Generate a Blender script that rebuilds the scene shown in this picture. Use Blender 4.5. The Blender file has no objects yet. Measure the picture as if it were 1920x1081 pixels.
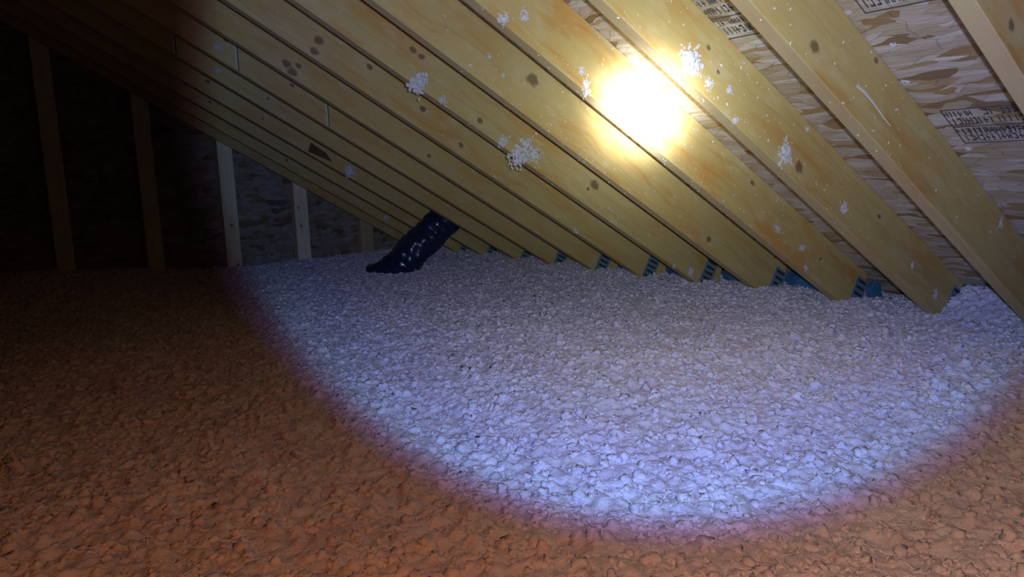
import bpy, bmesh, math, random
import numpy as np
from mathutils import Vector, Matrix

C = bpy.context.scene.collection
Z0 = 0.62                       # height of the camera above the blown insulation
SL = 0.60135                    # roof slope
ANG = math.atan(SL)
CA, SA = math.cos(ANG), math.sin(ANG)
HR = 1.215 + Z0                 # height of the rafters' lower plane at x = 0
DV = 0.222                      # rafter depth measured vertically
TH = 0.046                      # rafter thickness
YAW, PITCH, ROLL, FPX = 0.60235, -0.15229, -0.03783, 1446.8

# ------------------------------------------------------------------ camera
def cam_axes():
    f = Vector((math.sin(YAW) * math.cos(PITCH), math.cos(YAW) * math.cos(PITCH), math.sin(PITCH)))
    r = Vector((math.cos(YAW), -math.sin(YAW), 0))
    u = r.cross(f)
    return (math.cos(ROLL) * r + math.sin(ROLL) * u, -math.sin(ROLL) * r + math.cos(ROLL) * u, f)
R_, U_, F_ = cam_axes()
cam_d = bpy.data.cameras.new('camera')
cam = bpy.data.objects.new('camera', cam_d); C.objects.link(cam)
M = Matrix((( R_.x, U_.x, -F_.x, 0), (R_.y, U_.y, -F_.y, 0), (R_.z, U_.z, -F_.z, Z0), (0, 0, 0, 1)))
cam.matrix_world = M
cam_d.sensor_width = 36.0
cam_d.lens = FPX / 1920 * 36.0
cam_d.clip_start = 0.02
bpy.context.scene.camera = cam

# ------------------------------------------------------------------ world, exposure
sc = bpy.context.scene
w = bpy.data.worlds.new('world'); sc.world = w; w.use_nodes = True
w.node_tree.nodes['Background'].inputs[0].default_value = (0.004, 0.003, 0.006, 1)
w.node_tree.nodes['Background'].inputs[1].default_value = 0.3
sc.view_settings.view_transform = 'Standard'
sc.view_settings.look = 'None'
sc.view_settings.exposure = 0
sc.view_settings.gamma = 1
sc.view_settings.use_curve_mapping = False

# ------------------------------------------------------------------ the hand-held torch: one lamp, round beam with a bright core and a dim warm spill
def N(nt, typ, **kw):
    n = nt.nodes.new(typ)
    for k, v in kw.items():
        setattr(n, k, v)
    return n
def L(nt, a, b): nt.links.new(a, b)
def math_(nt, op, a, b=None, c=None, clamp=False):
    n = N(nt, 'ShaderNodeMath', operation=op); n.use_clamp = clamp
    for k, v in enumerate((a, b, c)):
        if v is None: continue
        if isinstance(v, (int, float)): n.inputs[k].default_value = v
        else: L(nt, v, n.inputs[k])
    return n.outputs[0]
def ramp(nt, fac, stops, interp='LINEAR'):
    n = N(nt, 'ShaderNodeValToRGB'); cr = n.color_ramp; cr.interpolation = interp
    while len(cr.elements) < len(stops): cr.elements.new(0.5)
    for e, (p, c) in zip(cr.elements, stops):
        e.position = p; e.color = (*c, 1) if len(c) == 3 else c
    L(nt, fac, n.inputs[0]); return n.outputs[0]

def mix_rgb(nt, fac, a, b):
    n = N(nt, 'ShaderNodeMix', data_type='RGBA'); L(nt, fac, n.inputs[0])
    n.inputs[6].default_value = (*a, 1); n.inputs[7].default_value = (*b, 1); return n.outputs[2]

hot = Vector((1.7377, 1.7754, 0.170 + Z0))
lpos = Vector((0, 0, Z0)) + R_ * 0.050 + U_ * 0.035
ld = bpy.data.lights.new('torch_beam', 'POINT')
ld.energy = 136.0
ld.shadow_soft_size = 0.012
lo = bpy.data.objects.new('torch_beam', ld); C.objects.link(lo)
lo.location = lpos
lo.rotation_euler = (hot - lpos).to_track_quat('-Z', 'Y').to_euler()
ld.use_nodes = True
nt = ld.node_tree; nt.nodes.clear()
out = N(nt, 'ShaderNodeOutputLight'); em = N(nt, 'ShaderNodeEmission')
tc = N(nt, 'ShaderNodeTexCoord'); sp = N(nt, 'ShaderNodeSeparateXYZ')
L(nt, tc.outputs['Normal'], sp.inputs[0])
cosv = math_(nt, 'MULTIPLY', sp.outputs[2], -1.0)
ang = math_(nt, 'MULTIPLY', math_(nt, 'ARCCOSINE', cosv), 180 / math.pi / 90)   # 0..1 = 0..90 degrees
# colour and strength against the angle from the beam axis
def D(a): return a / 90.0
col = ramp(nt, ang, [
    (D(0),    (0.95, 1.00, 1.05)),
    (D(7),    (0.80, 0.90, 1.00)),
    (D(13),   (0.70, 0.79, 1.06)),
    (D(20),   (0.56, 0.65, 1.04)),
    (D(26),   (0.40, 0.51, 1.04)),
    (D(28.9), (0.35, 0.50, 0.93)),
    (D(30.7), (0.13, 0.085, 0.19)),
    (D(32.0), (0.0, 0.0, 0.0)),
])
# the dim warm spill outside the beam, weighted by direction to be strongest low and to the right
spill = ramp(nt, ang, [(D(29.4), (0, 0, 0)), (D(32.2), (0.18, 0.067, 0.024)), (D(45), (0.17, 0.060, 0.018)), (D(75), (0.09, 0.032, 0.010)), (D(90), (0.03, 0.01, 0.003))])
low = N(nt, 'ShaderNodeMapRange', interpolation_type='SMOOTHSTEP'); L(nt, sp.outputs[1], low.inputs[0])
low.inputs[1].default_value = -0.02; low.inputs[2].default_value = -0.45; low.inputs[3].default_value = 0.03; low.inputs[4].default_value = 1.0
rgt = N(nt, 'ShaderNodeMapRange', interpolation_type='SMOOTHSTEP'); L(nt, sp.outputs[0], rgt.inputs[0])
rgt.inputs[1].default_value = -0.35; rgt.inputs[2].default_value = 0.35; rgt.inputs[3].default_value = 0.0; rgt.inputs[4].default_value = 1.0
tint = mix_rgb(nt, rgt.outputs[0], (0.85, 0.80, 0.80), (1.45, 2.1, 3.6))
lowc = N(nt, 'ShaderNodeCombineXYZ')
for k in range(3): L(nt, low.outputs[0], lowc.inputs[k])
def vmul(a, b):
    n = N(nt, 'ShaderNodeVectorMath', operation='MULTIPLY'); L(nt, a, n.inputs[0]); L(nt, b, n.inputs[1]); return n.outputs[0]
spill = vmul(vmul(spill, tint), lowc.outputs[0])
core = math_(nt, 'POWER', 2.718, math_(nt, 'MULTIPLY', math_(nt, 'POWER', math_(nt, 'DIVIDE', ang, D(2.9)), 3.0), -1.0))
halo = math_(nt, 'POWER', 2.718, math_(nt, 'MULTIPLY', math_(nt, 'POWER', math_(nt, 'DIVIDE', ang, D(4.2)), 1.3), -1.0))
st = math_(nt, 'ADD', math_(nt, 'ADD', math_(nt, 'MULTIPLY', core, 30.0), math_(nt, 'MULTIPLY', halo, 6.0)), 1.0)
stc = N(nt, 'ShaderNodeVectorMath', operation='SCALE'); L(nt, col, stc.inputs[0]); L(nt, st, stc.inputs['Scale'])
tot = N(nt, 'ShaderNodeVectorMath', operation='ADD'); L(nt, stc.outputs[0], tot.inputs[0]); L(nt, spill, tot.inputs[1])
col = tot.outputs[0]; st = None
em.inputs[1].default_value = 1.0
L(nt, col, em.inputs[0]); L(nt, em.outputs[0], out.inputs[0])

# ------------------------------------------------------------------ materials
def newmat(name):
    m = bpy.data.materials.new(name); m.use_nodes = True
    nt = m.node_tree; b = nt.nodes['Principled BSDF']
    return m, nt, b
def mapping(nt, src, scale, loc=(0, 0, 0), rot=(0, 0, 0)):
    n = N(nt, 'ShaderNodeMapping'); n.inputs['Scale'].default_value = scale
    n.inputs['Location'].default_value = loc; n.inputs['Rotation'].default_value = rot
    L(nt, src, n.inputs[0]); return n.outputs[0]
def noise(nt, vec, scale, detail=3, rough=0.55, dist=0.0):
    n = N(nt, 'ShaderNodeTexNoise'); L(nt, vec, n.inputs['Vector'])
    n.inputs['Scale'].default_value = scale; n.inputs['Detail'].default_value = detail
    n.inputs['Roughness'].default_value = rough; n.inputs['Distortion'].default_value = dist
    return n.outputs['Fac']
def mix(nt, fac, a, b, blend='MIX'):
    n = N(nt, 'ShaderNodeMix', data_type='RGBA', blend_type=blend)
    if isinstance(fac, (int, float)): n.inputs[0].default_value = fac
    else: L(nt, fac, n.inputs[0])
    for k, v in ((6, a), (7, b)):
        if isinstance(v, tuple): n.inputs[k].default_value = (*v, 1)
        else: L(nt, v, n.inputs[k])
    return n.outputs[2]
def smooth(nt, v, a, b):
    n = N(nt, 'ShaderNodeMapRange', interpolation_type='SMOOTHSTEP')
    L(nt, v, n.inputs[0]); n.inputs[1].default_value = a; n.inputs[2].default_value = b
    return n.outputs[0]

def wood_mat(name, seed=0, knots=(), base=(0.55, 0.42, 0.165), orange=(0.55, 0.29, 0.075), pale=(0.64, 0.55, 0.31), orange_amt=0.5, axis='X'):
    """Lumber with the grain along local X; knots are (x, z, radius) in the board's own metres."""
    m, nt, b = newmat(name)
    tc = N(nt, 'ShaderNodeTexCoord')
    v = tc.outputs['Object']
    if axis == 'Z': v = mapping(nt, v, (1, 1, 1), rot=(0, math.pi / 2, 0))
    sep = N(nt, 'ShaderNodeSeparateXYZ'); L(nt, v, sep.inputs[0])
    kn_n = noise(nt, v, 38, 2, .6)
    bulge = None; dark = None; ring = None
    for (kx, kz, kr) in knots:
        dx = math_(nt, 'MULTIPLY', math_(nt, 'SUBTRACT', sep.outputs[0], kx), 0.75)
        dz = math_(nt, 'SUBTRACT', sep.outputs[2], kz)
        r2 = math_(nt, 'ADD', math_(nt, 'MULTIPLY', dx, dx), math_(nt, 'MULTIPLY', dz, dz))
        r = math_(nt, 'MULTIPLY', math_(nt, 'SQRT', r2), math_(nt, 'MULTIPLY_ADD', kn_n, 1.3, 0.35))
        k = math_(nt, 'SUBTRACT', 1.0, smooth(nt, r, kr * 0.55, kr * 1.15))
        dx2 = math_(nt, 'MULTIPLY', dx, 0.45)
        q2 = math_(nt, 'ADD', math_(nt, 'MULTIPLY', dx2, dx2), math_(nt, 'MULTIPLY', dz, dz))
        g = math_(nt, 'POWER', 2.718, math_(nt, 'MULTIPLY', q2, -1.0 / (kr * kr * 6.0)))
        bl = math_(nt, 'MULTIPLY', math_(nt, 'MULTIPLY', g, dz), 1.0)
        dark = k if dark is None else math_(nt, 'MAXIMUM', dark, k)
        bulge = bl if bulge is None else math_(nt, 'ADD', bulge, bl)
        ring = g if ring is None else math_(nt, 'MAXIMUM', ring, g)
    warp = noise(nt, mapping(nt, v, (1.3, 1, 5), loc=(seed * 3.7, 0, seed)), 1.6, 2)
    zz = math_(nt, 'ADD', sep.outputs[2], math_(nt, 'MULTIPLY', warp, 0.16))
    if bulge is not None: zz = math_(nt, 'SUBTRACT', zz, math_(nt, 'MULTIPLY', bulge, 0.75))
    comb = N(nt, 'ShaderNodeCombineXYZ')
    L(nt, math_(nt, 'MULTIPLY', sep.outputs[0], 0.03), comb.inputs[0])
    L(nt, math_(nt, 'MULTIPLY', sep.outputs[1], 0.6), comb.inputs[1])
    L(nt, zz, comb.inputs[2])
    rings = noise(nt, mapping(nt, comb.outputs[0], (1, 1, 1), loc=(seed, seed * 2.1, seed * .7)), 62, 2, 0.5)
    fine = noise(nt, mapping(nt, v, (6, 60, 60), loc=(seed, 0, 0)), 4, 3, 0.6)
    blot = noise(nt, mapping(nt, v, (1.6, 2, 6), loc=(seed * 5.3, seed, 0)), 1.5, 3, 0.55)
    blot2 = noise(nt, mapping(nt, v, (4, 4, 9), loc=(seed * 2.3, seed * 9, 0)), 2.2, 4, 0.6)
    c = mix(nt, math_(nt, 'MULTIPLY', smooth(nt, blot, 0.46, 0.66), min(1.0, orange_amt * 1.2)), base, orange)
    c = mix(nt, math_(nt, 'MULTIPLY', smooth(nt, blot2, 0.50, 0.75), 0.55), c, pale)
    c = mix(nt, math_(nt, 'MULTIPLY', smooth(nt, rings, 0.52, 0.66), 0.30), c, mix(nt, 0.5, c, (0.36, 0.19, 0.05), 'MULTIPLY'))
    c = mix(nt, math_(nt, 'MULTIPLY', smooth(nt, fine, 0.45, 0.8), 0.15), c, (0.30, 0.20, 0.07))
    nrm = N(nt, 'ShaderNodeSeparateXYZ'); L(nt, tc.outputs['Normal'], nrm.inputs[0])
    c = mix(nt, math_(nt, 'MULTIPLY', smooth(nt, math_(nt, 'MULTIPLY', nrm.outputs[2], -1.0), 0.4, 0.9), 0.6 if axis == 'X' else 0.0), c, (0.60, 0.47, 0.27))   # underside colour lightened to imitate light bounced up from below
    if dark is not None:
        c = mix(nt, math_(nt, 'MULTIPLY', smooth(nt, ring, 0.25, 0.9), 0.35), c, (0.55, 0.46, 0.25))
        c = mix(nt, math_(nt, 'MULTIPLY', dark, 0.78), c, (0.13, 0.08, 0.04))
    L(nt, c, b.inputs['Base Color'])
    b.inputs['Roughness'].default_value = 0.62
    b.inputs['Specular IOR Level'].default_value = 0.25
    bp = N(nt, 'ShaderNodeBump'); bp.inputs['Strength'].default_value = 0.25; bp.inputs['Distance'].default_value = 0.002
    L(nt, math_(nt, 'ADD', rings, fine), bp.inputs['Height']); L(nt, bp.outputs[0], b.inputs['Normal'])
    return m

def osb_mat(name, rot, dark=1.0, k=1.0):
    """Oriented strand board: long flat flakes of mixed colour, laid mostly one way."""
    m, nt, b = newmat(name)
    tc = N(nt, 'ShaderNodeTexCoord')
    v = mapping(nt, tc.outputs['Object'], (1, 1, 1), rot=rot)
    wob = N(nt, 'ShaderNodeTexNoise'); L(nt, v, wob.inputs['Vector']); wob.inputs['Scale'].default_value = 9; wob.inputs['Detail'].default_value = 2
    off = N(nt, 'ShaderNodeVectorMath', operation='MULTIPLY_ADD')
    L(nt, wob.outputs['Color'], off.inputs[0]); off.inputs[1].default_value = (0.035, 0.035, 0.0); L(nt, v, off.inputs[2])
    def layer(sx, sy, a, seed):
        vv = mapping(nt, off.outputs[0], (sx, sy, 1), loc=(seed, seed * 1.7, 0), rot=(0, 0, a))
        vo = N(nt, 'ShaderNodeTexVoronoi', voronoi_dimensions='2D'); L(nt, vv, vo.inputs['Vector']); vo.inputs['Scale'].default_value = 1.0
        ve = N(nt, 'ShaderNodeTexVoronoi', voronoi_dimensions='2D', feature='DISTANCE_TO_EDGE'); L(nt, vv, ve.inputs['Vector']); ve.inputs['Scale'].default_value = 1.0
        s = N(nt, 'ShaderNodeSeparateColor'); L(nt, vo.outputs['Color'], s.inputs[0])
        return s.outputs[0], s.outputs[1], ve.outputs[0]
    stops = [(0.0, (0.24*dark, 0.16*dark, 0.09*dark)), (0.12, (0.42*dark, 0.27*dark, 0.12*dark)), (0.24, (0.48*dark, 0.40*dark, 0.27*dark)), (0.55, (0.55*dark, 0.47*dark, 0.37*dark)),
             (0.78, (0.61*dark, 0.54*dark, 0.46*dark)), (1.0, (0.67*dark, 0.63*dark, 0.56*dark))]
    r1, g1, e1 = layer(9 * k, 42 / k, 0.10, 0.0)
    r2, g2, e2 = layer(7 * k, 34 / k, -0.22 * k * k, 5.0)
    r3, g3, e3 = layer(13 * k, 60 / k, 0.35 * k * k, 11.0)
    c1 = ramp(nt, r1, stops); c2 = ramp(nt, r2, stops); c3 = ramp(nt, r3, stops)
    c = mix(nt, math_(nt, 'GREATER_THAN', g2, 0.52), c1, c2)
    c = mix(nt, math_(nt, 'GREATER_THAN', g3, 0.68), c, c3)
    e = math_(nt, 'MINIMUM', e1, math_(nt, 'ADD', e2, 0.02))
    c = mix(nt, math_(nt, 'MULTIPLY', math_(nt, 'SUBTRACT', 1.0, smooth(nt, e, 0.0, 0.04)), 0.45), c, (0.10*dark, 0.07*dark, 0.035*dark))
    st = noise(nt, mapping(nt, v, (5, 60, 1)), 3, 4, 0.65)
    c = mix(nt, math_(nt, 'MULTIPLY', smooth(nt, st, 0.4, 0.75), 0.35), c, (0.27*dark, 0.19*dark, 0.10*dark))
    L(nt, c, b.inputs['Base Color']); b.inputs['Roughness'].default_value = 0.6
    bp = N(nt, 'ShaderNodeBump'); bp.inputs['Strength'].default_value = 0.5; bp.inputs['Distance'].default_value = 0.003
    L(nt, math_(nt, 'ADD', r1, st), bp.inputs['Height']); L(nt, bp.outputs[0], b.inputs['Normal'])
    return m

def plain(name, colr, rough=0.6, metal=0.0, spec=0.5, var=0.25, scale=20, bump=0.0):
    m, nt, b = newmat(name)
    tc = N(nt, 'ShaderNodeTexCoord')
    f = noise(nt, tc.outputs['Object'], scale, 4, 0.6)
    dk = tuple(x * (1 - var) for x in colr)
    L(nt, mix(nt, f, dk, colr), b.inputs['Base Color'])
    b.inputs['Roughness'].default_value = rough; b.inputs['Metallic'].default_value = metal
    b.inputs['Specular IOR Level'].default_value = spec
    if bump:
        bp = N(nt, 'ShaderNodeBump'); bp.inputs['Strength'].default_value = bump; bp.inputs['Distance'].default_value = 0.004
        L(nt, f, bp.inputs['Height']); L(nt, bp.outputs[0], b.inputs['Normal'])
    return m

def fluff_mat(name, pink=1.0):
    m, nt, b = newmat(name)
    tc = N(nt, 'ShaderNodeTexCoord'); v = tc.outputs['Object']
    f1 = noise(nt, v, 9, 4, 0.6); f2 = noise(nt, v, 55, 4, 0.7, 0.6); f3 = noise(nt, v, 2.2, 2, 0.5)
    c = mix(nt, smooth(nt, f1, 0.3, 0.7), (0.72, 0.67, 0.78), (0.84, 0.82, 0.92))
    c = mix(nt, math_(nt, 'MULTIPLY', smooth(nt, f2, 0.48, 0.72), 0.5), c, (0.54, 0.46, 0.58))
    c = mix(nt, math_(nt, 'MULTIPLY', smooth(nt, f3, 0.50, 0.72), 0.30), c, (0.76, 0.62, 0.68))
    f4 = noise(nt, v, 34, 5, 0.8, 0.8)
    c = mix(nt, math_(nt, 'MULTIPLY', smooth(nt, f4, 0.55, 0.75), 0.55), c, (0.94, 0.94, 1.0))
    c = mix(nt, math_(nt, 'MULTIPLY', math_(nt, 'SUBTRACT', 1.0, smooth(nt, f4, 0.30, 0.48)), 0.7), c, (0.46, 0.37, 0.48))
    L(nt, c, b.inputs['Base Color']); b.inputs['Roughness'].default_value = 0.95
    b.inputs['Specular IOR Level'].default_value = 0.1
    bp = N(nt, 'ShaderNodeBump'); bp.inputs['Strength'].default_value = 0.6; bp.inputs['Distance'].default_value = 0.005
    L(nt, math_(nt, 'ADD', f2, noise(nt, v, 160, 3, 0.7)), bp.inputs['Height']); L(nt, bp.outputs[0], b.inputs['Normal'])
    return m

M_FLUFF = fluff_mat('blown glass wool')
M_TUFT = plain('white glass wool tuft', (0.88, 0.84, 0.92), 0.9, 0, 0.1, 0.12, 60)
M_WISP = plain('wispy glass wool', (0.97, 0.95, 1.0), 0.95, 0, 0.05, 0.12, 60)
_nt = M_WISP.node_tree; _b = _nt.nodes['Principled BSDF']; _tc = N(_nt, 'ShaderNodeTexCoord')
_a = smooth(_nt, noise(_nt, _tc.outputs['Object'], 160, 4, 0.7), 0.25, 0.60)
L(_nt, math_(_nt, 'MULTIPLY', _a, 0.58), _b.inputs['Alpha'])
_b.inputs['Subsurface Weight'].default_value = 0.0
M_OSB_ROOF = osb_mat('roof strand board', (0, 0, math.pi / 2))
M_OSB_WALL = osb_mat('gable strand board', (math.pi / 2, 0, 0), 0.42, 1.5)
M_PLATE = plain('galvanised steel', (0.20, 0.33, 0.38), 0.5, 0.2, 0.5, 0.3, 40)
M_SLOT = plain('plate slot shade', (0.03, 0.04, 0.05), 0.8)
M_BAFFLE = plain('blue foam baffle', (0.05, 0.18, 0.33), 0.55, 0, 0.4, 0.45, 12, 0.6)
M_INK = plain('stamp ink', (0.12, 0.13, 0.14), 0.7, 0, 0.2, 0.6, 60)
M_SOFFIT = plain('soffit board', (0.10, 0.08, 0.05), 0.8)
M_WOOD_PALE = wood_mat('fresh pale wood', 3, (), (0.62, 0.56, 0.36), (0.6, 0.5, 0.3), (0.7, 0.66, 0.5))
M_DRYWALL = plain('drywall', (0.5, 0.48, 0.45), 0.9)

# ------------------------------------------------------------------ mesh helpers
def link(name, me, mat, parent=None):
    o = bpy.data.objects.new(name, me); C.objects.link(o)
    if mat is not None: me.materials.append(mat)
    if parent is not None: o.parent = parent
    return o
def bm_obj(name, bm, mat, parent=None, smooth_=False):
    bmesh.ops.recalc_face_normals(bm, faces=bm.faces)
    me = bpy.data.meshes.new(name); bm.to_mesh(me); bm.free()
    if smooth_:
        for p in me.polygons: p.use_smooth = True
    return link(name, me, mat, parent)
def add_hexa(bm, pts):
    """pts: 8 corners, 4 bottom then 4 top in the same order."""
    v = [bm.verts.new(p) for p in pts]
    for f in ((0, 3, 2, 1), (4, 5, 6, 7), (0, 1, 5, 4), (1, 2, 6, 5), (2, 3, 7, 6), (3, 0, 4, 7)):
        bm.faces.new([v[i] for i in f])
    return v
def add_box(bm, x0, x1, y0, y1, z0, z1):
    return add_hexa(bm, [(x0, y0, z0), (x1, y0, z0), (x1, y1, z0), (x0, y1, z0), (x0, y0, z1), (x1, y0, z1), (x1, y1, z1), (x0, y1, z1)])
def bevel(bm, w_=0.003, seg=2):
    bmesh.ops.bevel(bm, geom=list(bm.edges), offset=w_, segments=seg, affect='EDGES', profile=0.5)
def props(o, label, cat, group=None, kind=None):
    if label: o['label'] = label
    if cat: o['category'] = cat
    if group: o['group'] = group
    if kind: o['kind'] = kind
def struct(o): o['kind'] = 'structure'; return o
def loc_(x, dv):
    """(x, height above the rafters' lower plane) -> a rafter's own (X, Z)."""
    return (x * CA + (SL * x - dv) * SA, dv * CA)

# ------------------------------------------------------------------ structure
RIDGE = -1.7
def roof_slab(bm, x0, x1, y0, y1, th=0.012, mirror=False):
    def P(x, y, o):
        X = x; Z = HR + DV + o - SL * x
        if mirror: X = 2 * RIDGE - x
        return (X, y, Z)
    add_hexa(bm, [P(x0, y0, 0), P(x1, y0, 0), P(x1, y1, 0), P(x0, y1, 0), P(x0, y0, th), P(x1, y0, th), P(x1, y1, th), P(x0, y1, th)])
bm = bmesh.new()
rows = [3.05, 2.0065, 0.963, -0.08, -1.124, RIDGE]
roof_slab(bm, 3.053, 3.75, -2.6, 5.9)
for a, b_ in zip(rows[:-1], rows[1:]):
    roof_slab(bm, b_ + 0.0015, a - 0.0015, -2.6, 5.9)
roof_slab(bm, RIDGE, 3.75, -2.6, 5.9, mirror=True)
roof = struct(bm_obj('ceiling', bm, M_OSB_ROOF))

bm = bmesh.new(); add_box(bm, -7.5, 3.9, -2.6, 5.95, -0.33, -0.30)
floor = struct(bm_obj('floor', bm, M_DRYWALL))
bm = bmesh.new()
prof = [(-7.1, -0.3), (3.7, -0.3), (3.7, HR + DV - SL * 3.7), (RIDGE, HR + DV - SL * RIDGE), (-7.1, HR + DV - SL * 3.7)]
def wall(name, ya, yb):
    bm = bmesh.new()
    a = [bm.verts.new((x, ya, z)) for x, z in prof]; b_ = [bm.verts.new((x, yb, z)) for x, z in prof]
    bm.faces.new(a); bm.faces.new(b_[::-1])
    for k in range(5):
        bm.faces.new([a[k], b_[k], b_[(k + 1) % 5], a[(k + 1) % 5]])
    return struct(bm_obj(name, bm, M_OSB_WALL))
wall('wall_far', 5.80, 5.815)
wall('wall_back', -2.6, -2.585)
bm = bmesh.new(); add_box(bm, 3.70, 3.75, -2.6, 5.9, -0.30, -0.13)
struct(bm_obj('wall_right', bm, M_SOFFIT))

# ------------------------------------------------------------------ rafters
def board(length0, length1, depth, th, tail_plumb=True):
    bm = bmesh.new()
    cut = -depth * 0.27
    add_hexa(bm, [(length0, -th, 0), (length1, -th, 0), (length1, 0, 0), (length0, 0, 0),
                  (length0 + cut, -th, depth), (length1 + cut, -th, depth), (length1 + cut, 0, depth), (length0 + cut, 0, depth)])
    bevel(bm, 0.0025, 2)
    return bm
DEP = DV * CA
# index: y of the far face, x of the tail, label, orange amount, knots (x, dv, radius)
RAF = {
 3:  (0.352, 3.20, 'nearest roof rafter, just beyond the right edge of the view', .6, []),
 2:  (0.771, 3.20, 'brown roof rafter crossing the top right corner of the view', .8, [(1.708, .055, .012)]),
 1:  (1.1885, 3.20, 'wide tan rafter with a long pale scrape, right of the steel stamped board', .7, [(1.684, .060, .016), (1.95, .2, .01)]),
 0:  (1.552, 3.20, 'rafter just right of the torch glare, long dark knot and white wool on its face', .55, [(2.152, .055, .017), (1.73, .14, .008), (1.77, .10, .007), (2.62, .15, .01)]),
 -1: (1.963, 3.20, 'rafter under the white glare of the torch, orange grain at its upper end', .7, [(2.449, .176, .010), (2.9, .11, .008)]),
 -2: (2.380, 3.20, 'rafter with one big round grey knot left of the glare', .35, [(1.732, .150, .024), (2.683, .058, .015)]),
 -3: (2.775, 3.20, 'rafter with a pair of small round knots side by side and white wool patches', .6, [(1.456, .131, .013), (1.492, .128, .013), (2.041, .080, .012), (1.747, .04, .012), (2.319, .08, .008), (2.36, .12, .022)]),
 -4: (3.191, 3.22, 'rafter with a small black knot near its lower edge, next left of the paired knots', .45, [(1.464, .125, .013), (1.904, .053, .012), (1.71, .10, .014), (1.245, .09, .018), (1.22, .03, .016)]),
 -5: (3.600, 3.22, 'plain yellow rafter with a blurry double knot near its upper end', .45, [(1.245, .05, .018), (1.30, .075, .012), (1.27, .03, .02), (1.956, .049, .012)]),
 -6: (4.013, 3.22, 'rafter with a pale upright board joint and a shiny streak near its upper end', .35, [(1.408, .10, .010), (1.1, .12, .012)]),
 -7: (4.395, 3.22, 'rafter whose lower edge hides the top of the black duct', .35, [(1.405, .068, .008), (1.9, .12, .01)]),
 -8: (4.830, 3.22, 'rafter behind the black duct, with a dark notch and blue-white wool tuft', .35, [(1.5, .05, .010), (1.2, .08, .012), (1.32, .12, .014)]),
 -9: (5.216, 3.22, 'narrow-looking dim rafter, second before the gable wall', .35, [(1.3, .06, .01)]),
 -10: (5.624, 3.22, 'last full rafter before the gable wall, dim and passing just above the wall studs', .3, [(1.9, .06, .01)]),
}
# plates: a slotted strip across the heel, drawn once and copied to each rafter
def plate_bm(w_, h_):
    bm = bmesh.new(); add_box(bm, -w_ / 2, w_ / 2, -0.0016, 0, 0, h_); return bm
def slots_bm(w_, h_, cols, rws):
    bm = bmesh.new()
    for i in range(cols):
        for j in range(rws):
            cx = -w_ / 2 + w_ * (i + .5) / cols; cz = h_ * (j + .5) / rws
            a = w_ / cols * .34; c = h_ / rws * .27
            p = [(cx - a, cz - c), (cx + a, cz - c * .5), (cx + a, cz + c), (cx - a, cz + c * .5)]
            add_hexa(bm, [(x, -0.0012, z) for x, z in p] + [(x, 0.0, z) for x, z in p])
    return bm
plate_me = slot_me = None
rafters = {}
for i, (yf, xt, lab, om, kn) in RAF.items():
    kn2 = [(*loc_(x, dv), r) for x, dv, r in kn]
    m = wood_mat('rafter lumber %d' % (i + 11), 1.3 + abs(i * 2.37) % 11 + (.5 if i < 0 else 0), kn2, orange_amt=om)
    X0 = loc_(RIDGE + 0.02, 0)[0]; X1 = loc_(xt, 0)[0]
    bm = board(X0, X1, DEP - 0.001, TH)
    me = bpy.data.meshes.new('rafter'); bmesh.ops.recalc_face_normals(bm, faces=bm.faces); bm.to_mesh(me); bm.free()
    o = link('rafter', me, None)
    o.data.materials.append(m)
    o.location = (0, yf, HR); o.rotation_euler = (0, ANG, 0)
    props(o, lab, 'rafter', 'roof rafters')
    rafters[i] = o
    if i <= 0 and i > -10:                                            # heel strap
        wd = 0.062 if i < -2 else 0.05
        px, pz = loc_(3.115, 0.012)
        if plate_me is None:
            p = bm_obj('slotted_plate', plate_bm(0.06, 0.15), M_PLATE, o)
            s = bm_obj('slot', slots_bm(0.06, 0.15, 1, 5), M_SLOT, p)
            s.location = (0, -0.0016, 0); s['kind'] = 'stuff'
            plate_me, slot_me = p, s
        elif i < 1:
            p = plate_me.copy(); C.objects.link(p); p.parent = o
            s = slot_me.copy(); C.objects.link(s); s.parent = p
        p['label'] = 'blue-grey slotted steel plate on the rafter heel'
        p.location = (px - 0.02, -TH - 0.0002, 0.006)
        if i >= -2: p.location.x += {0: .052, -1: .055, -2: .045}[i]; p.scale.x = 1.5

# board joints, notch, scrape
def joint(i, x, up0=0.0, up1=DEP):
    o = rafters[i]; X, _ = loc_(x, 0.1)
    bm = bmesh.new()
    t = math.tan(ANG)
    def q(xx, z): return xx - z * t
    for (a, b_, dep) in ((0, 0.006, 0.0012),):
        add_hexa(bm, [(q(X + a, up0), -TH - dep, up0), (q(X + b_, up0), -TH - dep, up0), (q(X + b_, up0), -TH, up0), (q(X + a, up0), -TH, up0),
                      (q(X + a, up1), -TH - dep, up1), (q(X + b_, up1), -TH - dep, up1), (q(X + b_, up1), -TH, up1), (q(X + a, up1), -TH, up1)])
    j = bm_obj('joint_gap', bm, M_SLOT, o); j['label'] = 'dark upright board joint'
    bm = bmesh.new()
    add_hexa(bm, [(q(X - .014, up0), -TH - .003, up0), (q(X, up0), -TH - .003, up0), (q(X, up0), -TH, up0), (q(X - .014, up0), -TH, up0),
                  (q(X - .014, up1), -TH - .003, up1), (q(X, up1), -TH - .003, up1), (q(X, up1), -TH, up1), (q(X - .014, up1), -TH, up1)])
    k = bm_obj('joint_strip', bm, M_WOOD_PALE, o); k['label'] = 'pale raised strip beside the joint'
joint(-6, 1.19, 0.004, 0.15)
joint(-6, 1.635, 0.004, 0.15)
joint(-7, 0.99, 0.004, 0.15)
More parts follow.
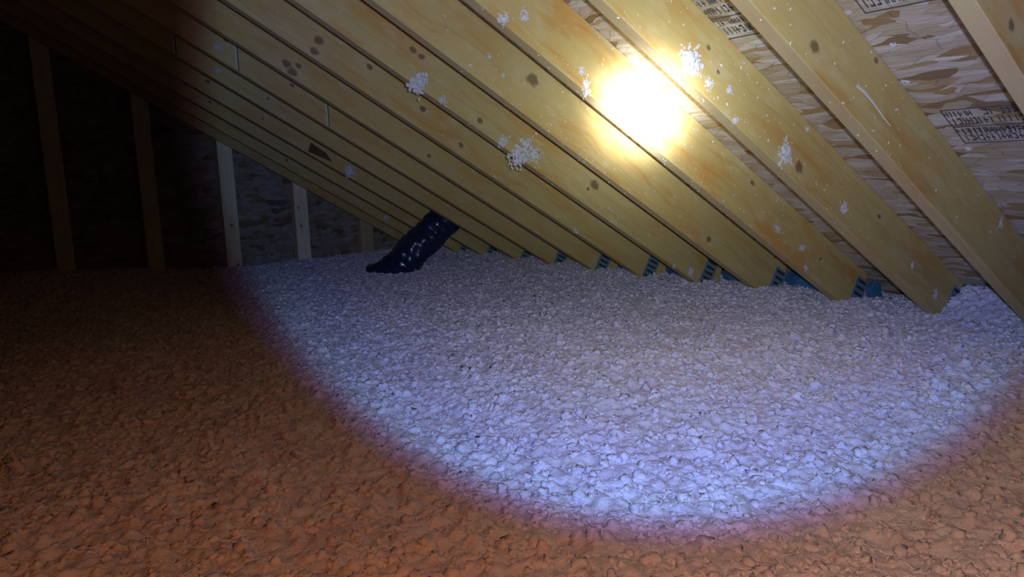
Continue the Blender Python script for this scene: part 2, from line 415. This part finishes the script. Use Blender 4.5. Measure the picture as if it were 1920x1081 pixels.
# scrape on rafter 1
o = rafters[1]
(xa, za), (xb, zb) = loc_(1.862, .085), loc_(2.03, .086)
bm = bmesh.new()
pts = []
for k in range(13):
    f = k / 12; x = xa + (xb - xa) * f; z = za + (zb - za) * f + .004 * math.sin(f * 5)
    pts.append((x, z, 0.0105 * (1 - .78 * f) * (0.8 if k == 0 else 1)))
prev = None
for x, z, h_ in pts:
    cur = [bm.verts.new((x, -TH - .0006, z - h_ * .6)), bm.verts.new((x, -TH - .0022, z)), bm.verts.new((x, -TH - .0006, z + h_ * .6))]
    if prev:
        bm.faces.new([prev[0], cur[0], cur[1], prev[1]]); bm.faces.new([prev[1], cur[1], cur[2], prev[2]])
    prev = cur
M_SCRAPE = plain('raw scraped wood', (0.78, 0.72, 0.60), .7, 0, .2, .25, 40)
sx = bm_obj('scrape', bm, M_SCRAPE, o); sx['label'] = 'long pale scrape on the rafter face'

# dark notch with a hanging scrap of wood on the rafter behind the duct
o = rafters[-8]
X, Z = loc_(1.765, .0)
bm = bmesh.new()
add_hexa(bm, [(X, -TH - .002, .01), (X + .17, -TH - .002, .03), (X + .17, -TH, .03), (X, -TH, .01),
              (X - .01, -TH - .002, .07), (X + .11, -TH - .002, .06), (X + .11, -TH, .06), (X - .01, -TH, .07)])
nn = bm_obj('notch', bm, plain('bark edge', (.12, .07, .03), .9), o); nn['label'] = 'dark bark-edged notch'

# gable end rafter, its lower edge a little below the others
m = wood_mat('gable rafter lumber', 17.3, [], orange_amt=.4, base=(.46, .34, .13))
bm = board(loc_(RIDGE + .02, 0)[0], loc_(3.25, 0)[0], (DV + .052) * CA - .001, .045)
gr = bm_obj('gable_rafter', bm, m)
gr.location = (0, 5.745, HR - .052); gr.rotation_euler = (0, ANG, 0)
props(gr, 'end rafter fixed against the gable wall above the stud tops', 'rafter')

# ------------------------------------------------------------------ gable studs
STUDS = [
 (0.448, 'leftmost gable wall stud, barely lit reddish brown in the dark'),
 (0.985, 'second gable wall stud from the left, dim brown at the edge of the torch light'),
 (1.507, 'tall pale wall stud with two dark knots, third from the left'),
 (2.030, 'short pale wall stud standing between the tall pale stud and the duct'),
 (2.552, 'shortest, dim wall stud right beside the black duct'),
]
for k, (xc, lab) in enumerate(STUDS):
    kn = [(0, 0, 0)]
    if k == 2: kn = [(0.35, 0.0, .013), (0.06, .02, .010)]
    if k == 3: kn = [(0.31, -.01, .010), (.45, -.02, .008)]
    hw = 0.052
    # local frame: X up the stud, Z across
    bm = bmesh.new()
    zt = lambda x: HR - .052 - SL * x - 0.001
    zb = -0.28
    base = -0.05
    add_hexa(bm, [(zb - base, -.04, -hw), (zb - base, .04, -hw), (zb - base, .04, hw), (zb - base, -.04, hw),
                  (zt(xc - hw) - base, -.04, -hw), (zt(xc - hw) - base, .04, -hw), (zt(xc + hw) - base, .04, hw), (zt(xc + hw) - base, -.04, hw)])
    bevel(bm, .003, 1)
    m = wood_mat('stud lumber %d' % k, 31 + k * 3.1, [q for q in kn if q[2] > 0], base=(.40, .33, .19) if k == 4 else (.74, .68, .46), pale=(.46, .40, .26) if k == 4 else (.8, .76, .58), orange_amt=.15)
    # mesh built as (up, depth, across) -> rotate so local X is world up and local Z is world x
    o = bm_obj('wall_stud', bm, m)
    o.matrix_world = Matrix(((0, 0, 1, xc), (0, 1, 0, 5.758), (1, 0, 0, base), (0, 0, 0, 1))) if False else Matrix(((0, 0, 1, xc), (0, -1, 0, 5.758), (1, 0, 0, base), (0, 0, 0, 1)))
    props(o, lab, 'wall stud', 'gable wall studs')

# ------------------------------------------------------------------ blown insulation
rng = np.random.default_rng(7)
def vnoise(x, y, seed):
    r = np.random.default_rng(seed); T = r.random((256, 256))
    xi = np.floor(x).astype(int); yi = np.floor(y).astype(int); fx = x - xi; fy = y - yi
    fx = fx * fx * (3 - 2 * fx); fy = fy * fy * (3 - 2 * fy)
    a = T[xi % 256, yi % 256]; b_ = T[(xi + 1) % 256, yi % 256]; c = T[xi % 256, (yi + 1) % 256]; d = T[(xi + 1) % 256, (yi + 1) % 256]
    return (a * (1 - fx) + b_ * fx) * (1 - fy) + (c * (1 - fx) + d * fx) * fy - .5
def lumps(x, y, s, seed):
    """rounded clumps: distance to the nearest of jittered points"""
    r = np.random.default_rng(seed); JX = r.random((256, 256)); JY = r.random((256, 256)); JH = r.random((256, 256))
    x = x / s; y = y / s; xi = np.floor(x).astype(int); yi = np.floor(y).astype(int)
    tot = np.zeros(x.shape)
    for a in (-1, 0, 1):
        for b_ in (-1, 0, 1):
            cx = (xi + a) % 256; cy = (yi + b_) % 256
            d2 = (x - (xi + a + JX[cx, cy])) ** 2 + (y - (yi + b_ + JY[cx, cy])) ** 2
            R2 = 0.35 + .55 * JH[cx, cy]
            tot += (.4 + JH[cy, cx]) * np.maximum(0, 1 - d2 / R2) ** 1.7
    return tot
def sstep(a, b_, x):
    t = np.clip((x - a) / (b_ - a), 0, 1); return t * t * (3 - 2 * t)
def fluff_h(x, y):
    wx = x + .02 * vnoise(x * 13, y * 13, 1); wy = y + .02 * vnoise(x * 13, y * 13, 2)
    rx = .8 * x - .6 * y; ry = .6 * x + .8 * y
    h = .040 * vnoise(x * 1.3 + 5, y * 1.3, 3) + .018 * vnoise(rx * 4, ry * 4 + 9, 4) + .004 * vnoise(rx * 9, ry * 9, 5)
    h += .004 * (lumps(rx, ry, .080, 6) - .5) + .0035 * (lumps(wy, wx, .040, 7) - .5) + .0065 * (lumps(wx + .3, wy, .026, 17) - .5) + .002 * vnoise(wx * 40, wy * 40, 8)
    # drifts: against the gable wall, up into the first bays at the eave, hollow round the second rafter's tip
    h += .10 * sstep(1.6, .2, x) * sstep(4.2, 5.5, y) + .03 * sstep(1.7, 2.0, x) * sstep(5.0, 5.7, y)
    h += .11 * sstep(3.0, 3.3, x) * sstep(1.62, 1.45, y)
    h += .012 * sstep(2.9, 3.1, x)
    h -= .015
    return np.minimum(h, HR + DV - SL * x - .012)
x0, x1, y0, y1 = -1.2, 3.68, -0.5, 5.795
nx = 1000
xs = np.linspace(x0, x1, nx)
ys = [y0]
while ys[-1] < y1:
    yy = ys[-1]; ys.append(yy + (0.0046 + .0013 * max(0, yy - 1.0)))
ys = np.array(ys); ys[-1] = y1; ny = len(ys)
X, Y = np.meshgrid(xs, ys, indexing='ij')
Hh = fluff_h(X, Y)
jx = .004 * vnoise(X * 90, Y * 90, 21); jy = .004 * vnoise(X * 90, Y * 90, 22)
co = np.stack([X + jx, np.minimum(Y + jy, 5.797), Hh], -1).reshape(-1, 3)
idx = np.arange(nx * ny).reshape(nx, ny)
q = np.stack([idx[:-1, :-1], idx[1:, :-1], idx[1:, 1:], idx[:-1, 1:]], -1).reshape(-1, 4)
# loose nuggets of wool standing proud of the bed, part of the same fluffy mass
_b = bmesh.new(); bmesh.ops.create_icosphere(_b, subdivisions=2, radius=1)
iv = np.array([v.co[:] for v in _b.verts]); it = np.array([[v.index for v in f.verts] for f in _b.faces]); _b.free()
NC = 30000
cx = rng.uniform(-.9, 3.30, NC); cy = .35 + (5.70 - .35) * rng.random(NC) ** 1.15
cr = .003 + .0075 * rng.random(NC) ** 1.6
ch = fluff_h(cx, cy)
rad = cr[:, None] * (1 + .26 * rng.standard_normal((NC, len(iv))))
sc3 = np.stack([1 + .5 * rng.random(NC), 1 + .5 * rng.random(NC), .75 + .45 * rng.random(NC)], -1)
P3 = iv[None] * rad[..., None] * sc3[:, None, :]
an = rng.uniform(0, 6.283, NC)[:, None]
P3 = np.stack([P3[..., 0] * np.cos(an) - P3[..., 1] * np.sin(an), P3[..., 0] * np.sin(an) + P3[..., 1] * np.cos(an), P3[..., 2]], -1)
P3 += np.stack([cx, cy, ch - cr * .10 + .25 * cr * rng.standard_normal(NC)], -1)[:, None, :]
P3[..., 2] = np.minimum(P3[..., 2], HR + DV - SL * P3[..., 0] - .004)
# stray fibres: thin ribbons a centimetre or two long
NF = 170000
fx_ = rng.uniform(-.9, 3.30, NF); fy_ = .35 + 5.35 * rng.random(NF) ** 1.3
fz = fluff_h(fx_, fy_) + rng.uniform(-.001, .007, NF)
fa = rng.uniform(0, 6.283, NF); fe = rng.normal(.12, .35, NF); fl_ = rng.uniform(.004, .013, NF); fw = rng.uniform(.0004, .0011, NF) * (1 + .35 * fy_)
dx_, dy_, dz_ = np.cos(fa) * np.cos(fe), np.sin(fa) * np.cos(fe), np.sin(fe)
Dv = np.stack([dx_, dy_, dz_], -1) * fl_[:, None]; Wv = np.stack([-np.sin(fa) * .7, np.cos(fa) * .7, .7 * np.ones(NF)], -1) * fw[:, None]
F0 = np.stack([fx_, fy_, fz], -1)
FV = np.stack([F0 - Dv - Wv, F0 + Dv * .6 - Wv * .6, F0 + Dv * .6 + Wv * .6, F0 - Dv + Wv], 1)
FV[..., 2] = np.minimum(FV[..., 2], HR + DV - SL * FV[..., 0] - .004)
fq = np.arange(NF * 4).reshape(NF, 4) + len(co) + NC * len(iv)
tri = (it[None] + (np.arange(NC) * len(iv))[:, None, None] + len(co)).reshape(-1, 3)
co = np.concatenate([co, P3.reshape(-1, 3), FV.reshape(-1, 3)])
q = np.concatenate([q, fq])
me = bpy.data.meshes.new('blown_insulation')
me.vertices.add(len(co)); me.vertices.foreach_set('co', co.astype(np.float32).ravel())
lp = np.concatenate([q.ravel(), tri.ravel()]).astype(np.int32)
me.loops.add(len(lp)); me.loops.foreach_set('vertex_index', lp)
np_ = len(q) + len(tri)
ls = np.concatenate([np.arange(0, q.size, 4), q.size + np.arange(0, tri.size, 3)]).astype(np.int32)
lt = np.concatenate([np.full(len(q), 4), np.full(len(tri), 3)]).astype(np.int32)
me.polygons.add(np_); me.polygons.foreach_set('loop_start', ls); me.polygons.foreach_set('loop_total', lt)
me.polygons.foreach_set('use_smooth', np.ones(np_, dtype=bool))
me.update(); me.validate()
ins = link('blown_insulation', me, M_FLUFF)
props(ins, 'deep bed of fluffy pinkish white blown insulation covering the attic floor', 'insulation', None, 'stuff')

# ------------------------------------------------------------------ foam baffles between the rafter tails
keys = sorted([k for k in RAF if k <= 1 and k >= -10])
BLAB = {0: 'blue foam baffle under the tail of the glare rafter, right side', }
order = [(-10, -9), (-9, -8), (-8, -7), (-7, -6), (-6, -5), (-5, -4), (-4, -3), (-3, -2), (-2, -1), (-1, 0)]
for n, (a, b_) in enumerate(order):
    ya = RAF[a][0] - TH - .0  # near face of the farther rafter
    yb = RAF[b_][0]           # far face of the nearer rafter
    ya_, yb_ = yb, ya
    bm = bmesh.new()
    # a thin moulded sheet with three shallow ribs, rising from the wool towards the roof board
    lo_, hi_ = min(ya, yb) , max(ya, yb)
    lo_, hi_ = RAF[b_][0] + .002, RAF[a][0] - TH - .002
    ns = 24; P0 = []
    full = n < 9
    for k in range(ns + 1):
        f = k / ns; yy = lo_ + (hi_ - lo_) * f
        rib = .012 * (0.5 + .5 * math.cos(f * math.pi * 6))
        top = 0.095 if full else (0.085 if f > .87 else 0.02)
        top += .006 * math.sin(k * 2.1 + n)
        P0.append((yy, rib, top))
    prev = None
    for yy, rib, top in P0:
        cur = [bm.verts.new((3.235 + rib, yy, -.25)), bm.verts.new((3.235 + rib, yy, top - .045)), bm.verts.new((3.275 + rib, yy, top - .02)),
               bm.verts.new((3.279 + rib, yy, top - .024)), bm.verts.new((3.241 + rib, yy, top - .05)), bm.verts.new((3.241 + rib, yy, -.25))]
        if prev:
            for j in range(6):
                bm.faces.new([prev[j], cur[j], cur[(j + 1) % 6], prev[(j + 1) % 6]])
        else: first = cur
        prev = cur
    bm.faces.new(first); bm.faces.new(prev[::-1])
    o = bm_obj('vent_baffle', bm, M_BAFFLE, smooth_=False)
    who = {-10: 'in the eave bay nearest the gable wall', -9: 'in the eave bay second from the gable wall', -8: 'in the eave bay right of the black duct',
           -7: 'in the eave bay second right of the duct', -6: 'in the eave bay left of the double-knot rafter tail', -5: 'in the eave bay at the foot of the double-knot rafter',
           -4: 'at the eave beside the most clearly slotted plate', -3: 'at the eave left of the big-knot rafter tail', -2: 'at the eave between big-knot rafter and glare rafter',
           -1: 'torn low at the eave right of the glare rafter'}[a]
    props(o, 'dark blue vent baffle ' + who, 'vent baffle', 'vent baffles at the eave')

# ------------------------------------------------------------------ black flexible duct
path = [Vector(p) for p in ((2.17, 4.80, -.09), (2.25, 4.73, -.04), (2.31, 4.65, .025), (2.38, 4.59, .12), (2.52, 4.57, .235), (2.64, 4.575, .325), (2.76, 4.58, .43))]
def catmull(P, n):
    out = []
    for i in range(len(P) - 1):
        p0 = P[max(i - 1, 0)]; p1 = P[i]; p2 = P[i + 1]; p3 = P[min(i + 2, len(P) - 1)]
        for k in range(n):
            t = k / n
            out.append(.5 * ((2 * p1) + (p2 - p0) * t + (2 * p0 - 5 * p1 + 4 * p2 - p3) * t * t + (3 * p1 - p0 - 3 * p2 + p3) * t ** 3))
    out.append(P[-1]); return out
pts = catmull(path, 34)
random.seed(4)
bm = bmesh.new(); prev = None; s = 0; NS = 40
for k, p in enumerate(pts):
    tan = (pts[min(k + 1, len(pts) - 1)] - pts[max(k - 1, 0)]).normalized()
    if k: s += (p - pts[k - 1]).length
    up = Vector((0, 1, 0)); a = tan.cross(up).normalized(); b_ = a.cross(tan)
    ring = []
    for j in range(NS):
        th = 2 * math.pi * j / NS
        ph = (s / .046 + j / NS) * 2 * math.pi
        rr = .104 + .0055 * abs(math.sin(ph / 2)) ** .6 + .004 * math.sin(th * 5 + s * 31) + .003 * math.sin(th * 9 - s * 57)
        q_ = p + (a * math.cos(th) + b_ * math.sin(th)) * rr
        if q_.z > HR + DV - SL * q_.x - .002: q_.z = HR + DV - SL * q_.x - .002
        ring.append(bm.verts.new(q_))
    if prev:
        for j in range(NS): bm.faces.new([prev[j], prev[(j + 1) % NS], ring[(j + 1) % NS], ring[j]])
    else: bm.faces.new(ring[::-1])
    prev = ring
bm.faces.new(prev)
M_DUCT = plain('black plastic duct wrap', (.014, .030, .085), .25, 0, .8, .4, 25, .35)
duct = bm_obj('flexible_duct', bm, M_DUCT, smooth_=True)
props(duct, 'glossy black flexible duct rising from the insulation up between rafters', 'duct')

# ------------------------------------------------------------------ ink stamps on the roof board (part of the ceiling)
def stamp(xa, xb, ya, yb, seed, dark_rows):
    random.seed(seed); bm = bmesh.new()
    def bar(x_0, x_1, y_0, y_1):
        def P(x, y, o): return (x, y, HR + DV - SL * x - o)
        add_hexa(bm, [P(x_0, y_0, .0012), P(x_1, y_0, .0012), P(x_1, y_1, .0012), P(x_0, y_1, .0012), P(x_0, y_0, 0), P(x_1, y_0, 0), P(x_1, y_1, 0), P(x_0, y_1, 0)])
    t = .0028
    bar(xa, xa + t, ya, yb); bar(xb - t, xb, ya, yb); bar(xa, xb, ya, ya + t); bar(xa, xb, yb - t, yb)
    xm = xa + (xb - xa) * .5; bar(xm, xm + t * .8, ya, yb)
    for (fa, fb, dens) in dark_rows:
        y = ya + .012
        while y < yb - .012:
            wch = random.uniform(.006, .012)
            a = xa + (xb - xa) * fa; c = xa + (xb - xa) * fb; hh = c - a
            if random.random() < dens:
                kk = random.choice('lciht')
                if kk in 'lh': bar(a, c, y, y + .0025)
                if kk in 'ht': bar(a + hh * .45, a + hh * .6, y, y + wch)
                if kk == 'c': bar(a, a + hh * .2, y, y + wch); bar(c - hh * .2, c, y, y + wch); bar(a, c, y, y + .0022)
                if kk == 'i': bar(a, c, y + wch * .4, y + wch * .4 + .003)
                if kk == 'h': bar(a, c, y + wch, y + wch + .0025)
                if kk == 't': bar(a, c, y + wch * .5, y + wch * .5 + .0025)
            y += wch + .005
    o = bm_obj('ink_stamp', bm, M_INK, roof); o['label'] = 'blurred black ink stamp on the roof board'
rowset = [(.08, .20, .9), (.27, .42, .9), (.58, .68, .8), (.74, .90, .9)]
stamp(2.195, 2.345, .82, 1.10, 5, [(.06, .2, .9), (.26, .42, .95), (.56, .74, 1), (.56, .66, 1), (.76, .92, 1)])
stamp(1.660, 1.818, 1.25, 1.535, 9, rowset)
stamp(1.66, 1.822, .83, 1.10, 12, rowset)

# ------------------------------------------------------------------ tufts of wool caught on the rafters
def tuft_mesh(size, seed, flat=.12, n=None):
    random.seed(seed); bm = bmesh.new(); n = n or int(34 + size * 500)
    ctr = [(random.gauss(0, .22), random.gauss(0, .22)) for _ in range(5)]
    for k in range(n):
        c = random.choice(ctr)
        px = (c[0] + random.gauss(0, .16)) * size; pz = (c[1] + random.gauss(0, .2)) * size
        d = math.hypot(px, pz) / size
        r = size * random.uniform(.04, .17) * (1.15 - min(d, .8))
        mtx = Matrix.Translation((px, -abs(random.gauss(0, .03)) * size * (1 - min(d, .9)) - r * .2, pz)) @ Matrix.Rotation(random.uniform(0, 6), 4, 'Y') @ Matrix.Diagonal((1.5 * r, r * flat + .0006, .8 * r, 1))
        vs = bmesh.ops.create_icosphere(bm, subdivisions=2, radius=1, matrix=mtx)['verts']
        for v in vs: v.co += Vector((random.gauss(0, .12), random.gauss(0, .02), random.gauss(0, .12))) * r
    for k in range(int(n * .35)):                                       # loose fibres
        a = random.uniform(0, 6.3); l0 = size * random.uniform(.1, .45); ll = size * random.uniform(.12, .3)
        p = Vector((math.cos(a) * l0, -random.uniform(.001, .004), math.sin(a) * l0)); b_ = a + random.gauss(0, .9)
        q_ = p + Vector((math.cos(b_), random.uniform(-.3, .1), math.sin(b_))) * ll
        wv = Vector((-math.sin(b_), 0, math.cos(b_))) * .0006
        vs = [bm.verts.new(p - wv), bm.verts.new(q_ - wv * .3), bm.verts.new(q_ + wv * .3), bm.verts.new(p + wv), bm.verts.new(p + Vector((0, -.0008, 0)))]
        bm.faces.new(vs[:4]); bm.faces.new([vs[0], vs[4], vs[1]]); bm.faces.new([vs[4], vs[3], vs[2]])
    for v in bm.verts:
        if v.co.y > 0: v.co.y = 0
    me = bpy.data.meshes.new('wool_tuft'); bm.to_mesh(me); bm.free(); me.materials.append(M_WISP)
    for p in me.polygons: p.use_smooth = True
    return me
TUFTS = [
 (-3, 1.468, .020, .085, 'lilac wool tuft on the lower edge of the paired-knot rafter, below its knots'),
 (-3, 1.575, .012, .035, 'small wool speck right of the lilac tuft on the paired-knot rafter'),
 (-1, 1.322, .012, .040, 'pale blue wool tuft at the upper left end of the glare rafter edge'),
 (-1, 1.400, .073, .034, 'small tuft on the orange grain near the top of the glare rafter'),
 (-1, 1.610, .052, .026, 'tiny tuft on the glare rafter, upper of two beside the glare'),
 (-1, 1.630, .012, .042, 'bright tuft at the left rim of the torch glare'),
 (-3, 1.942, .026, .100, 'largest white wool patch, on the paired-knot rafter left of the glare'),
 (-3, 2.022, .060, .050, 'tuft just above the largest white patch, beside a small knot'),
 (-3, 1.848, .012, .050, 'thin left tail of the largest white wool patch'),
 (-2, 1.549, .113, .020, 'tiny lilac speck on the big-knot rafter, upper left of the knot'),
 (-2, 1.603, .084, .018, 'tiny lilac speck on the big-knot rafter, directly left of the knot'),
 (-8, 2.040, .044, .080, 'blue-white wool tuft on the dim rafter left of the duct'),
 (0, 1.664, .060, .080, 'brilliant white wool patch at the upper right of the torch glare'),
 (0, 1.729, .045, .032, 'white tuft under the brilliant patch right of the glare'),
 (0, 1.820, .083, .028, 'soft white tuft right of the glare, above the blue one'),
 (0, 1.844, .014, .028, 'small blue tuft on the lower edge of the rafter right of the glare'),
 (0, 2.083, .060, .070, 'wide pale wool smear above the long dark knot'),
 (0, 2.407, .058, .044, 'lilac wool tuft half way down the rafter below the long dark knot'),
 (0, 2.189, .195, .018, 'bluish speck on the upper edge of the long-knot rafter'),
 (-1, 2.606, .084, .036, 'pinkish tuft low on the glare rafter, topmost of three'),
 (-1, 2.768, .088, .030, 'pinkish tuft low on the glare rafter, middle of three'),
 (-1, 2.800, .022, .026, 'pinkish tuft low on the glare rafter, lowest of three by its edge'),
 (0, 2.860, .096, .024, 'small pink tuft low on the long-knot rafter'),
 (0, 3.040, .070, .040, 'grey tuft at the tip of the long-knot rafter'),
 (-4, 2.582, .004, .030, 'pale blue tuft hanging from a rafter edge in mid view'),
 (-3, 2.878, .006, .024, 'small white tuft on the rafter edge just above the eave wool'),
 (-3, 3.000, .032, .046, 'loose lilac tuft low on the paired-knot rafter near the insulation'),
 (-6, 1.056, .060, .036, 'upright whitish streak of wool high on the left rafters'),
 (-7, 1.15, .060, .032, 'faint wool spot high on the left, one rafter below the whitish streak'),
 (1, 2.695, .180, .026, 'wispy tuft of fibres low on the scraped rafter at right'),
 (-10, 2.66, .05, .045, 'dim lilac wool spot on the last rafter left of the duct'),
 (1, 1.50, .12, .022, 'small bright speck high on the scraped rafter, near the top of the view'),
]
for n, (i, x, dv, size, lab) in enumerate(TUFTS):
    o = bpy.data.objects.new('wool_tuft', tuft_mesh(size, 100 + n + (60 if n == 26 else 0))); C.objects.link(o)
    X, Z = loc_(x, dv)
    ra = rafters[i]
    o.rotation_euler = (0, ANG, 0)
    o.location = Vector((CA * X + SA * Z, RAF[i][0] - TH - .0002, HR - SA * X + CA * Z))
    props(o, lab, 'insulation tuft', 'wool tufts caught on the rafters')
# tufts hanging from the roof board between the two near rafters
for n, (x, y, size, lab) in enumerate([(1.934, 1.09, .016, 'lilac speck hanging from the roof board, nearest the top'), (2.07, 1.134, .022, 'bright speck hanging from the roof board beside the scraped rafter'),
                                       (2.371, 1.10, .018, 'lilac speck on the roof board below the lower ink stamp')]):
    o = bpy.data.objects.new('wool_tuft', tuft_mesh(size, 300 + n, 1.0)); C.objects.link(o)
    o.location = (x, y, HR + DV - SL * x - .0004)
    o.rotation_euler = (-math.pi / 2, 0, 0)
    o.rotation_euler = (Matrix.Rotation(ANG, 3, 'Y') @ Matrix.Rotation(math.pi / 2, 3, 'X')).to_euler()
    props(o, lab, 'insulation tuft', 'wool specks on the roof board')

# fine dust of fibres and flecks stuck all over the near rafters
random.seed(77)
bm = bmesh.new()
for i in (1, 0, -1, -2, -3, -4, -5):
    for k in range({1: 90, 0: 170, -1: 160, -2: 130, -3: 130, -4: 50, -5: 30}[i]):
        x = random.gauss(1.95, .5)
        if x < .9 or x > 3.05: continue
        under = random.random() < .15
        dv = random.uniform(.004, DV - .01) if random.random() < .75 else random.uniform(.004, .05)
        X, Z = loc_(x, dv); yy = RAF[i][0] - TH
        r = random.uniform(.0008, .0026) * (1.4 if random.random() < .1 else 1)
        if under:
            Z = 0; yy += random.uniform(.004, TH - .004)
        c = Vector((CA * X + SA * Z, yy, HR - SA * X + CA * Z))
        mtx = Matrix.Translation(c) @ Matrix.Rotation(random.uniform(0, 3), 4, 'Y') @ Matrix.Diagonal((r * random.uniform(.8, 2.4), r * .6, r * .7, 1))
        bmesh.ops.create_icosphere(bm, subdivisions=1, radius=1, matrix=mtx)
fl = bm_obj('wool_flecks', bm, M_TUFT)
props(fl, 'fine white flecks and fibres of wool dusted over the rafter faces', 'insulation flecks', None, 'stuff')
